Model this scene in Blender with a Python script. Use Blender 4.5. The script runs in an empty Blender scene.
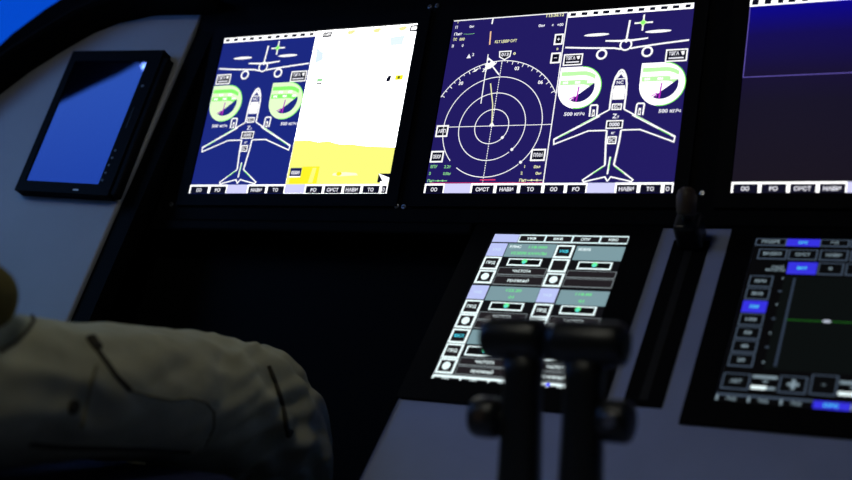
import bpy, bmesh, math, random
from mathutils import Vector, Matrix, noise
random.seed(7)
SC = bpy.context.scene
COL = SC.collection
V3 = Vector

# ------------------------------------------------------------------ materials
def lin(c):
    return tuple(((x/255)/12.92 if x/255 <= .04045 else ((x/255+.055)/1.055)**2.4) for x in c)

def surf(name, col, rough=.5, spec=.5, metal=0, var=.12, scale=60, bump=.0, bscale=400, ior=1.5):
    m = bpy.data.materials.new(name); m.use_nodes = True
    nt = m.node_tree; b = nt.nodes['Principled BSDF']
    tc = nt.nodes.new('ShaderNodeTexCoord')
    n = nt.nodes.new('ShaderNodeTexNoise'); n.inputs['Scale'].default_value = scale
    n.inputs['Detail'].default_value = 4
    nt.links.new(tc.outputs['Object'], n.inputs['Vector'])
    r = nt.nodes.new('ShaderNodeValToRGB')
    r.color_ramp.elements[0].position = .3; r.color_ramp.elements[1].position = .7
    r.color_ramp.elements[0].color = tuple(x*(1-var) for x in col)+(1,)
    r.color_ramp.elements[1].color = tuple(min(1, x*(1+var)) for x in col)+(1,)
    nt.links.new(n.outputs['Fac'], r.inputs['Fac'])
    nt.links.new(r.outputs['Color'], b.inputs['Base Color'])
    b.inputs['Roughness'].default_value = rough
    b.inputs['Metallic'].default_value = metal
    b.inputs['IOR'].default_value = ior
    b.inputs['Specular IOR Level'].default_value = spec
    if bump:
        n2 = nt.nodes.new('ShaderNodeTexNoise'); n2.inputs['Scale'].default_value = bscale
        nt.links.new(tc.outputs['Object'], n2.inputs['Vector'])
        bp = nt.nodes.new('ShaderNodeBump'); bp.inputs['Strength'].default_value = bump
        bp.inputs['Distance'].default_value = .002
        nt.links.new(n2.outputs['Fac'], bp.inputs['Height'])
        nt.links.new(bp.outputs['Normal'], b.inputs['Normal'])
    return m

_em = {}
def emit(rgb, s=1.0):
    k = (rgb, s)
    if k in _em: return _em[k]
    m = bpy.data.materials.new('display_light_%d_%d_%d' % rgb); m.use_nodes = True
    nt = m.node_tree; b = nt.nodes['Principled BSDF']
    c = lin(rgb)
    b.inputs['Base Color'].default_value = (.001, .001, .001, 1)
    b.inputs['Roughness'].default_value = .35
    b.inputs['Specular IOR Level'].default_value = .03
    b.inputs['Emission Color'].default_value = c+(1,)
    b.inputs['Emission Strength'].default_value = s
    _em[k] = m
    return m

def emit_ramp(name, stops, s=1.0):
    """a display picture that runs through colours along its V direction (object Generated Z/Y)"""
    m = bpy.data.materials.new(name); m.use_nodes = True
    nt = m.node_tree; b = nt.nodes['Principled BSDF']
    b.inputs['Base Color'].default_value = (.001, .001, .001, 1)
    b.inputs['Roughness'].default_value = .35
    b.inputs['Specular IOR Level'].default_value = .03
    tc = nt.nodes.new('ShaderNodeTexCoord'); sx = nt.nodes.new('ShaderNodeSeparateXYZ')
    nt.links.new(tc.outputs['Generated'], sx.inputs[0])
    r = nt.nodes.new('ShaderNodeValToRGB')
    el = r.color_ramp.elements
    while len(el) < len(stops): el.new(.5)
    for e, (p, c) in zip(el, stops):
        e.position = p; e.color = lin(c)+(1,)
    nt.links.new(sx.outputs['Z'], r.inputs['Fac'])
    nt.links.new(r.outputs['Color'], b.inputs['Emission Color'])
    b.inputs['Emission Strength'].default_value = s
    return m

M = {
 'black': surf('black_panel_plastic', (.0022, .0025, .0028), .65, .06, bump=.15, bscale=900),
 'bezel': surf('black_bezel_plastic', (.002, .002, .0024), .6, .07),
 'dark': surf('charcoal_plastic', (.007, .007, .008), .5, .25),
 'lever': surf('black_lever_rubber', (.010, .011, .010), .38, .5),
 'white': surf('pale_grey_console_paint', (.36, .41, .62), .5, .3, var=.05, scale=15, bump=.1, bscale=700),
 'side': surf('pale_grey_side_paint', (.40, .41, .44), .5, .3, var=.05, scale=9, bump=.1, bscale=700),
 'hood': surf('matte_black_glareshield', (.003, .003, .0035), .9, .1, bump=.3, bscale=500),
 'wall': surf('dark_grey_cabin_lining', (.03, .03, .033), .8, .2, bump=.2),
 'floor': surf('dark_blue_carpet', (.02, .022, .04), .95, .1, bump=.6, bscale=700),
 'khaki': surf('khaki_cotton_cloth', (.43, .42, .29), .9, .15, var=.10, scale=40, bump=.35, bscale=1100),
 'fade': surf('soft_khaki_seam', (.24, .23, .15), .9, .1), 'seam_and_shade': surf('dark_khaki_stitch_shade', (.06, .055, .04), .9, .1),
 'pocket': surf('khaki_pocket_cloth', (.205, .195, .14), .9, .15, var=.10, scale=40, bump=.35, bscale=1100),
 'jacket': surf('mustard_knit', (.13, .10, .022), .95, .1, bump=.5, bscale=800),
 'skin': surf('skin', (.45, .27, .19), .55, .4),
 'hair': surf('dark_brown_hair', (.025, .017, .012), .6, .4, bump=.5),
 'shoe': surf('black_leather', (.012, .011, .010), .35, .5),
 'seat': surf('navy_seat_cloth', (.018, .024, .07), .9, .15, bump=.4, bscale=600),
 'metal': surf('brushed_steel', (.55, .55, .57), .3, .5, 1.0),
 'button': surf('grey_button', (.10, .11, .14), .4, .5), 'silver': surf('silver_print', (.75, .75, .75), .4, .5),
 'brown': surf('brown_leather_knob', (.075, .050, .030), .5, .4),
 'eye': surf('eye_white', (.7, .7, .68), .3, .5), 'iris': surf('iris_brown', (.03, .02, .01), .3, .5),
}
def glass_mat(name, ior, rough, col=(0, 0, 0)):
    m = bpy.data.materials.new(name); m.use_nodes = True
    b = m.node_tree.nodes['Principled BSDF']
    b.inputs['Base Color'].default_value = col+(1,)
    b.inputs['Roughness'].default_value = rough; b.inputs['IOR'].default_value = ior
    b.inputs['Specular Tint'].default_value = (.0, .16, 1, 1)      # reflections tinted blue to deepen the mirrored sky
    return m
M['tablet_glass'] = glass_mat('glossy_tablet_glass', 1.85, .03, (.001, .0012, .003))
def pane_mat():
    m = bpy.data.materials.new('window_glass'); m.use_nodes = True
    nt = m.node_tree; nt.nodes.clear()
    o = nt.nodes.new('ShaderNodeOutputMaterial'); mx = nt.nodes.new('ShaderNodeMixShader')
    t = nt.nodes.new('ShaderNodeBsdfTransparent'); g = nt.nodes.new('ShaderNodeBsdfGlossy')
    t.inputs['Color'].default_value = (.95, .97, .97, 1)
    g.inputs['Roughness'].default_value = .02
    mx.inputs[0].default_value = .04
    nt.links.new(t.outputs[0], mx.inputs[1])
    nt.links.new(g.outputs[0], mx.inputs[2]); nt.links.new(mx.outputs[0], o.inputs[0])
    return m
M['pane'] = pane_mat()
def lamp_mat(name, col, s):
    m = bpy.data.materials.new(name); m.use_nodes = True
    b = m.node_tree.nodes['Principled BSDF']
    b.inputs['Base Color'].default_value = (.6, .6, .6, 1)
    b.inputs['Emission Color'].default_value = col+(1,); b.inputs['Emission Strength'].default_value = s
    return m

# ------------------------------------------------------------------ object helpers
def tag(o, label=None, cat=None, group=None, kind=None):
    if label: o['label'] = label
    if cat: o['category'] = cat
    if group: o['group'] = group
    if kind: o['kind'] = kind
    return o
def thing(name, loc, label, cat, group=None):
    o = bpy.data.objects.new(name, None); COL.objects.link(o)
    o.location = loc; o.empty_display_size = .05
    return tag(o, label, cat, group)

class Frame:
    def __init__(s, o, u, v, n=None):
        s.o = V3(o); s.u = V3(u).normalized()
        v = V3(v); s.v = (v - s.u*v.dot(s.u)).normalized()
        s.n = V3(n).normalized() if n else s.u.cross(s.v).normalized()
    def __call__(s, u, v, n=0): return s.o + s.u*u + s.v*v + s.n*n
WORLD = Frame((0, 0, 0), (1, 0, 0), (0, 1, 0))

_tc = {}
def text_mesh(t):
    if t not in _tc:
        c = bpy.data.curves.new('txt', 'FONT'); c.body = t; c.size = 1; c.offset = .026
        c.align_x = 'CENTER'; c.align_y = 'CENTER'; c.resolution_u = 2
        o = bpy.data.objects.new('txt', c)
        me = o.to_mesh()
        _tc[t] = ([tuple(v.co) for v in me.vertices], [tuple(p.vertices) for p in me.polygons])
        o.to_mesh_clear(); bpy.data.objects.remove(o); bpy.data.curves.remove(c)
    return _tc[t]

class MB:
    """collects shapes into one mesh; k = frame"""
    def __init__(s, fr=WORLD):
        s.bm = bmesh.new(); s.fr = fr; s.mats = []
    def mi(s, m):
        if m not in s.mats: s.mats.append(m)
        return s.mats.index(m)
    def face(s, pts, m, smooth=False):
        vs = [s.bm.verts.new(p) for p in pts]
        f = s.bm.faces.new(vs); f.material_index = s.mi(m); f.smooth = smooth
        return f
    # flat drawing on the frame's plane (n = height above it)
    def poly(s, pts, m, n=0): return s.face([s.fr(p[0], p[1], n) for p in pts], m)
    def rect(s, u0, v0, u1, v1, m, n=0): return s.poly([(u0, v0), (u1, v0), (u1, v1), (u0, v1)], m, n)
    def line(s, pts, w, m, n=0, closed=False):
        P = [V3((p[0], p[1], 0)) for p in pts]
        if closed: P = P+[P[0]]
        N = len(P); L = []; R = []
        for i in range(N):
            if closed: a, b = P[(i-1) % (N-1)], P[(i+1) % (N-1)]
            else: a, b = P[max(i-1, 0)], P[min(i+1, N-1)]
            d1 = (P[i]-a); d2 = (b-P[i])
            if d1.length < 1e-9: d1 = d2
            if d2.length < 1e-9: d2 = d1
            d1 = d1.normalized(); d2 = d2.normalized()
            n1 = V3((-d1.y, d1.x, 0)); n2 = V3((-d2.y, d2.x, 0))
            mm = n1+n2
            mm = n1 if mm.length < 1e-4 else mm.normalized()
            k = min(1/max(mm.dot(n1), .35), 2.2)
            L.append(P[i]+mm*(w/2*k)); R.append(P[i]-mm*(w/2*k))
        for i in range(N-1):
            s.poly([R[i], R[i+1], L[i+1], L[i]], m, n)
    def frame_rect(s, u0, v0, u1, v1, w, m, n=0):
        s.rect(u0, v0, u1, v0+w, m, n); s.rect(u0, v1-w, u1, v1, m, n)
        s.rect(u0, v0+w, u0+w, v1-w, m, n); s.rect(u1-w, v0+w, u1, v1-w, m, n)
    def arc(s, cu, cv, r, a0, a1, w, m, n=0, seg=48, rv=None):
        rv = rv or r
        k = max(6, int(seg*abs(a1-a0)/360))
        pts = [(cu+r*math.cos(math.radians(a0+(a1-a0)*i/k)), cv+rv*math.sin(math.radians(a0+(a1-a0)*i/k))) for i in range(k+1)]
        s.line(pts[:-1] if abs(a1-a0) >= 359.9 else pts, w, m, n, closed=abs(a1-a0) >= 359.9)
    def disc(s, cu, cv, r, m, n=0, seg=24, rv=None):
        rv = rv or r
        s.poly([(cu+r*math.cos(2*math.pi*i/seg), cv+rv*math.sin(2*math.pi*i/seg)) for i in range(seg)], m, n)
    def text(s, t, cu, cv, h, m, n=0, w=None, rot=0):
        vs, ps = text_mesh(t)
        if not vs: return
        xs = [v[0] for v in vs]; x0, x1 = min(xs), max(xs)
        sy = h/.73
        sxx = (w/(x1-x0)) if w else sy
        mx = (x0+x1)/2; ys = [v[1] for v in vs]; my = (min(ys)+max(ys))/2
        bv = [s.bm.verts.new(s.fr(cu+(v[0]-mx)*sxx, cv+(v[1]-my)*sy, n)) for v in vs]
        for p in ps:
            try:
                f = s.bm.faces.new([bv[i] for i in p]); f.material_index = s.mi(m)
            except ValueError: pass
    # solids
    def box(s, u0, u1, v0, v1, n0, n1, m, bev=0, seg=2):
        c = [s.bm.verts.new(s.fr(u, v, n)) for n in (n0, n1) for (u, v) in ((u0, v0), (u1, v0), (u1, v1), (u0, v1))]
        fs = [(3, 2, 1, 0), (4, 5, 6, 7), (0, 1, 5, 4), (1, 2, 6, 5), (2, 3, 7, 6), (3, 0, 4, 7)]
        F = [s.bm.faces.new([c[i] for i in f]) for f in fs]
        for f in F: f.material_index = s.mi(m)
        if bev:
            E = {e for f in F for e in f.edges}
            bmesh.ops.bevel(s.bm, geom=list(E), offset=bev, segments=seg, affect='EDGES', profile=.5)
    def prism(s, pts, n0, n1, m, bev=0, seg=2):
        a = [s.bm.verts.new(s.fr(p[0], p[1], n0)) for p in pts]
        b = [s.bm.verts.new(s.fr(p[0], p[1], n1)) for p in pts]
        k = len(pts); F = [s.bm.faces.new(a[::-1]), s.bm.faces.new(b)]
        for i in range(k): F.append(s.bm.faces.new([a[i], a[(i+1) % k], b[(i+1) % k], b[i]]))
        for f in F: f.material_index = s.mi(m)
        if bev:
            E = set(F[1].edges) | set(F[0].edges)
            bmesh.ops.bevel(s.bm, geom=list(E), offset=bev, segments=seg, affect='EDGES', profile=.5)
    def ring(s, o, i, n0, n1, m, bev=.001):
        """rectangular frame: outer (u0,v0,u1,v1), inner the same"""
        O = [(o[0], o[1]), (o[2], o[1]), (o[2], o[3]), (o[0], o[3])]
        I = [(i[0], i[1]), (i[2], i[1]), (i[2], i[3]), (i[0], i[3])]
        vs = {}
        for nm, P in (('o', O), ('i', I)):
            for k, p in enumerate(P):
                for l, n in enumerate((n0, n1)): vs[nm, k, l] = s.bm.verts.new(s.fr(p[0], p[1], n))
        F = []
        for k in range(4):
            j = (k+1) % 4
            F.append(s.bm.faces.new([vs['o', k, 1], vs['o', j, 1], vs['i', j, 1], vs['i', k, 1]]))
            F.append(s.bm.faces.new([vs['o', j, 0], vs['o', k, 0], vs['i', k, 0], vs['i', j, 0]]))
            F.append(s.bm.faces.new([vs['o', k, 0], vs['o', j, 0], vs['o', j, 1], vs['o', k, 1]]))
            F.append(s.bm.faces.new([vs['i', j, 0], vs['i', k, 0], vs['i', k, 1], vs['i', j, 1]]))
        for f in F: f.material_index = s.mi(m)
        if bev:
            E = [e for e in {e for f in F for e in f.edges} if all(v in [vs[a, b, 1] for a in 'oi' for b in range(4)] for v in e.verts) and e.calc_face_angle(0) > .5]
            bmesh.ops.bevel(s.bm, geom=E, offset=bev, segments=2, affect='EDGES', profile=.5)
    def loft(s, rings, m, caps=True, smooth=True, closed=True):
        R = [[s.bm.verts.new(p) for p in r] for r in rings]
        k = len(R[0]); mi = s.mi(m)
        for a, b in zip(R, R[1:]):
            for i in range(k if closed else k-1):
                f = s.bm.faces.new([a[i], a[(i+1) % k], b[(i+1) % k], b[i]]); f.material_index = mi; f.smooth = smooth
        if caps:
            for r in (R[0][::-1], R[-1]):
                f = s.bm.faces.new(r); f.material_index = mi
    def tube(s, pts, rad, m, seg=12, caps=True, ref=None):
        P = [V3(p) for p in pts]; rr = rad if isinstance(rad, (list, tuple)) else [rad]*len(P)
        rings = []; up = None
        for i, p in enumerate(P):
            t = (P[min(i+1, len(P)-1)]-P[max(i-1, 0)]).normalized()
            if up is None:
                up = V3(ref) if ref else (V3((0, 0, 1)) if abs(t.z) < .9 else V3((0, 1, 0)))
            a = (up - t*up.dot(t)).normalized(); b = t.cross(a); up = a
            q = rr[i]; ra, rb = (q if isinstance(q, tuple) else (q, q))
            rings.append([p+a*(ra*math.cos(2*math.pi*j/seg))+b*(rb*math.sin(2*math.pi*j/seg)) for j in range(seg)])
        s.loft(rings, m, caps)
    def cyl(s, c, axis, r, h, m, seg=20, bev=0, r2=None):
        a = V3(axis).normalized(); c = V3(c); r2 = r if r2 is None else r2
        if bev:
            s.tube([c-a*(h/2), c-a*(h/2-bev*.3), c-a*(h/2-bev), c+a*(h/2-bev), c+a*(h/2-bev*.3), c+a*(h/2)],
                   [max(r-bev, 1e-4), r-bev*.3, r, r2, r2-bev*.3, max(r2-bev, 1e-4)], m, seg)
        else: s.tube([c-a*(h/2), c+a*(h/2)], [r, r2], m, seg)
    def ball(s, c, r, m, seg=20, sc=(1, 1, 1)):
        c = V3(c); rings = []
        for i in range(1, seg//2):
            t = math.pi*i/(seg//2)
            rings.append([c+V3((r*sc[0]*math.sin(t)*math.cos(2*math.pi*j/seg), r*sc[1]*math.sin(t)*math.sin(2*math.pi*j/seg), r*sc[2]*math.cos(t)*-1)) for j in range(seg)])
        s.loft(rings, m)
    def build(s, name, parent=None, root=None, origin=None, smooth=None, fix=True):
        if fix and s.solid_normals: bmesh.ops.recalc_face_normals(s.bm, faces=s.bm.faces)
        base = V3((0, 0, 0))
        if root is not None: base = root.location.copy()
        elif origin is not None: base = V3(origin)
        bmesh.ops.translate(s.bm, verts=s.bm.verts, vec=-base)
        me = bpy.data.meshes.new(name); s.bm.to_mesh(me); s.bm.free()
        for m in s.mats: me.materials.append(m)
        o = bpy.data.objects.new(name, me); COL.objects.link(o)
        if parent is not None: o.parent = parent
        elif origin is not None: o.location = base
        if smooth:
            for p in me.polygons: p.use_smooth = True
        return o
    solid_normals = True
class Flat(MB):
    solid_normals = False

# ------------------------------------------------------------------ camera and the planes of the place
ZO = -.22
CAM = V3((1.0497505, -1.2789585, .8834955+ZO))
EUL = (1.6125736, -.0420317, .4919249)
FPX = 1219.55
cd = bpy.data.cameras.new('camera'); cam = bpy.data.objects.new('camera', cd); COL.objects.link(cam)
cam.location = CAM; cam.rotation_euler = EUL
cd.sensor_width = 36; cd.lens = FPX/852*36; cd.clip_start = .02
cd.dof.use_dof = True; cd.dof.aperture_fstop = 3.0
fwd = -(cam.rotation_euler.to_matrix() @ V3((0, 0, 1)))
cd.dof.focus_distance = (V3((.42, .03, .89))-CAM).dot(fwd)
SC.camera = cam

TAU = math.radians(15); PHI = .831973835
PANEL = Frame((0, 0, 1+ZO), (1, 0, 0), (0, math.sin(TAU), math.cos(TAU)))
ZC = .965674715+ZO
DECK = Frame((0, 0, ZC), (1, 0, 0), (0, math.cos(PHI), math.sin(PHI)))      # v = -s
SIDE = Frame((-.1692475, -.0207071, .8797247), (.999, .021, -.045), (.033, .388, .921))
TN = SIDE.n

# ------------------------------------------------------------------ room
def structure(mb, name, origin=None):
    return tag(mb.build(name, origin=origin), kind='structure')
X0, X1, Y0, Y1, ZT = -.75, 2.13, -2.2, .27, 1.86
b = MB(); b.box(X0-.05, X1+.05, Y0-.05, Y1+.05, -.06, 0, M['floor']); structure(b, 'floor')
b = MB(); b.box(X0-.05, X1+.05, Y0-.05, Y1+.05, ZT, ZT+.05, M['wall']); structure(b, 'ceiling')
b = MB(); b.box(X0, X1, Y0-.05, Y0, 0, ZT, M['wall']); structure(b, 'wall_back')
def holed_wall(fr, u0, u1, v0, v1, holes, n0, n1, m):
    """wall slab with window openings: each hole a polygon (u,v), split into vertical strips"""
    mb = MB(fr)
    us = sorted({u0, u1} | {p[0] for h in holes for p in h})
    def span(h, u):
        ys = []
        for (a, b_) in zip(h, h[1:]+h[:1]):
            if min(a[0], b_[0])-1e-9 <= u <= max(a[0], b_[0])+1e-9 and abs(a[0]-b_[0]) > 1e-9:
                t = (u-a[0])/(b_[0]-a[0]); ys.append(a[1]+(b_[1]-a[1])*t)
        return (min(ys), max(ys)) if ys else None
    for a, c in zip(us, us[1:]):
        mid = (a+c)/2; e = 1e-6; cut = None
        for h in holes:
            if span(h, mid): cut = (span(h, a+e), span(h, c-e))
        if not cut: mb.prism([(a, v0), (c, v0), (c, v1), (a, v1)], n0, n1, m)
        else:
            (al, ah), (cl, ch) = cut
            mb.prism([(a, v0), (c, v0), (c, cl), (a, al)], n0, n1, m)
            mb.prism([(a, ah), (c, ch), (c, v1), (a, v1)], n0, n1, m)
    return mb
LW = Frame((X0, 0, 0), (0, 1, 0), (0, 0, 1))           # left wall: u = y, v = z
side_hole = [(-1.0, 1.0), (-.245, 1.0), (-.358, 1.395), (-.385, 1.483), (-.417, 1.582), (-.447, 1.70), (-.475, 1.77), (-.92, 1.77)]
structure(holed_wall(LW, Y0, Y1, 0, ZT, [side_hole], -.05, 0, M['wall']), 'wall_left')
RW = Frame((X1, 0, 0), (0, 1, 0), (0, 0, 1), (-1, 0, 0))
right_hole = [(-.62, 1.34), (-.34, 1.34), (-.417, 1.582), (-.60, 1.582)]
structure(holed_wall(RW, Y0, Y1, 0, ZT, [right_hole], -.05, 0, M['wall']), 'wall_right')
FW = Frame((0, Y1, 0), (1, 0, 0), (0, 0, 1))           # front wall: u = x, v = z
front_holes = [[(-.742, .88), (.02, 1.14), (.02, 1.46), (-.742, 1.40)],
               [(.09, 1.16), (.65, 1.18), (.65, 1.50), (.09, 1.47)],
               [(.73, 1.18), (1.29, 1.16), (1.29, 1.47), (.73, 1.50)],
               [(1.36, 1.14), (2.11, .88), (2.11, 1.40), (1.36, 1.46)]]
structure(holed_wall(FW, X0, X1, 0, ZT, front_holes, -.05, 0, M['wall']), 'wall_front')
def window(fr, hole, name):
    w = bpy.data.objects.new(name, None); COL.objects.link(w); tag(w, kind='structure')
    w.location = fr(sum(p[0] for p in hole)/len(hole), min(p[1] for p in hole), -.02)
    g = MB(fr); g.prism(hole, -.026, -.020, M['pane']); g.build('window_pane', w, w)
    f = MB(fr)
    P = [fr(p[0], p[1], -.02) for p in hole]
    for a, c in zip(P, P[1:]+P[:1]): f.tube([a, c], .007, M['hood'], 8)
    f.build('window_frame', w, w)
window(LW, side_hole, 'window_1'); window(RW, right_hole, 'window_6')
for k, h in enumerate(front_holes): window(FW, h, 'window_%d' % (k+2))

# ------------------------------------------------------------------ glareshield
gl = thing('glareshield', (.69, .2, .95), 'matte black curved glareshield hood above the instrument panel and the side panel', 'glareshield')
XZ = Frame((0, 0, 0), (1, 0, 0), (0, 0, 1), (0, 1, 0))   # n = +y
top = [(-.75, .84), (-.68, .905), (-.58, .982), (-.504, 1.033), (-.478, 1.050), (-.450, 1.064), (-.408, 1.085), (-.376, 1.098), (-.30, 1.125), (-.2, 1.152), (-.05, 1.172), (.2, 1.182), (.69, 1.186)]
top = top+[(1.38-x, z) for x, z in top[:-1][::-1]]
top[-1] = (2.13, .84)
b = MB(XZ); b.prism([(-.75, .70)]+top+[(2.13, .70)], .12, .262, M['hood'], .006)
b.build('hood', gl, gl)
b = MB(); b.box(-.02, 1.40, -.005, .13, 1.092, 1.116, M['hood'], .008, 3); b.build('brow', gl, gl)

# ------------------------------------------------------------------ main instrument panel
W, H, G, G2 = .305, .22876, .050922, .062584
ip = thing('instrument_panel', (.69, .02, ZC), 'flat black instrument panel carrying the row of large lit displays', 'instrument panel')
b = MB(PANEL); b.box(-.155, 1.56, -.037, .300, -.035, -.002, M['black'], .002); b.build('panel_face', ip, ip)
b = MB(PANEL); b.box(-.155, .428, -.052, -.0375, -.035, .003, M['black'], .003); b.build('lower_lip', ip, ip)
for a, c in ((-.155, .428), (.957, 1.56)):
    b = MB(PANEL); b.box(a, c, -.49, -.0525, -.075, -.045, M['black'], .002); b.build('kick_panel', ip, ip)
def screw(px_u, px_v, par, fr=PANEL, n=-.002):
    s = MB(fr); c = fr(px_u, px_v, n+.001)
    s.cyl(c, fr.n, .0032, .003, M['metal'], 14, .0008)
    s.box(px_u-.0022, px_u+.0022, px_v-.0004, px_v+.0004, n+.002, n+.0028, M['dark'])
    return s.build('screw', par, par)
for u, v in ((.3210, -.0160), (.3310, -.0170), (-.027, -.015), (.328, .2525), (.318, .2515), (.693, 0)):
    screw(u, v, ip)

WH = (255, 255, 255)
LINE = emit(WH, 1.1); HOT = emit(WH, 1.5); LAV = emit((214, 214, 255), 1.0); KEYD = emit((14, 14, 34), 1)
KEYT = emit((240, 240, 250), 1.1)
NAVY1 = emit((27, 40, 128), 1.0); NAVY2 = emit((34, 27, 98), 1.0)
YEL = emit((255, 255, 130), 1.0); YELD = emit((255, 246, 40), 1.0); GRN = emit((140, 255, 110), 1.0); PGRN = emit((225, 255, 200), 1.1)
TXY = emit((245, 245, 190), 1); TXG = emit((150, 230, 150), .9); TXR = emit((255, 150, 130), 1); RED = emit((235, 60, 110), 1)
MAG = emit((190, 40, 200), 1.0); CYAN = emit((80, 220, 245), 1)
mm = .001
L1, L2, L3, L4, L5 = .0004, .0007, .0010, .0013, .0016
KEYS = ['ОО', 'FО', 'СИСТ', 'НАВИ', 'ТО']

class Shift:
    """a frame with its origin moved and millimetre units"""
    def __init__(s, fr, u, v, n=0): s.f, s.u, s.v, s.n0 = fr, u, v, n
    @property
    def n(s): return s.f.n
    def __call__(s, u, v, n=0): return s.f(s.u+u*mm, s.v+v*mm, s.n0+n)

def display(name, label, u0, bg_fn):
    d = thing(name, PANEL(u0+W/2, 0, 0), label, 'display')
    b = MB(PANEL); e = .017
    b.ring((u0-e, -e, u0+W+e, H+e), (u0-.0008, -.0008, u0+W+.0008, H+.0008), -.0019, .002, M['bezel'], .0015)
    b.build('bezel', d, d)
    fr = Shift(PANEL, u0, 0)
    s = Flat(fr); bg_fn(s)
    return d, s.build('screen', d, d), fr

def softkey(fr, scr, root, u0, u1, text, hl, clip=None, h=12, par=None, th=3.2):
    b = Flat(fr)
    if hl:
        b.rect(u0, 0, u1, h, LAV, L2)
    else:
        b.rect(u0, 0, u1, h, KEYD, L2)
        b.rect(u0, h-2.4, u1, h, HOT, L3)
        b.rect(u0, 0, u0+2.2, h-2.4, HOT, L3); b.rect(u1-1.6, 0, u1, h-2.4, HOT, L3)
        if text: b.text(text, (u0+u1)/2, 4.4, 4.6, KEYT, L4, w=min(4.3*len(text), u1-u0-7))
    return b.build('softkey', scr, root)

def key_row(fr, scr, root, edges, hls, off=0):
    for i, (a, c) in enumerate(zip(edges, edges[1:])):
        softkey(fr, scr, root, a, c, KEYS[i % 5] if c-a > 14 else 'О', i in hls)

def top_strip(fr, scr, root, u0, u1, v0, v1, n, ln=KEYD):
    b = Flat(fr); b.rect(u0, v0, u1, v1, HOT, L2)
    st = (u1-u0)/n; rnd = random.Random(3)
    for i in range(n):
        c = u0+st*(i+.5)+rnd.uniform(-1, 1); w = 7.4+rnd.uniform(-1, 1.2)
        b.poly([(c-w/2, v0+1.8), (c+w/2-.6, v0+1.6), (c+w/2, v1-2.0), (c-w/2+.4, v1-1.7)], ln, L3)
    return b.build('status_strip', scr, root)

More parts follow.
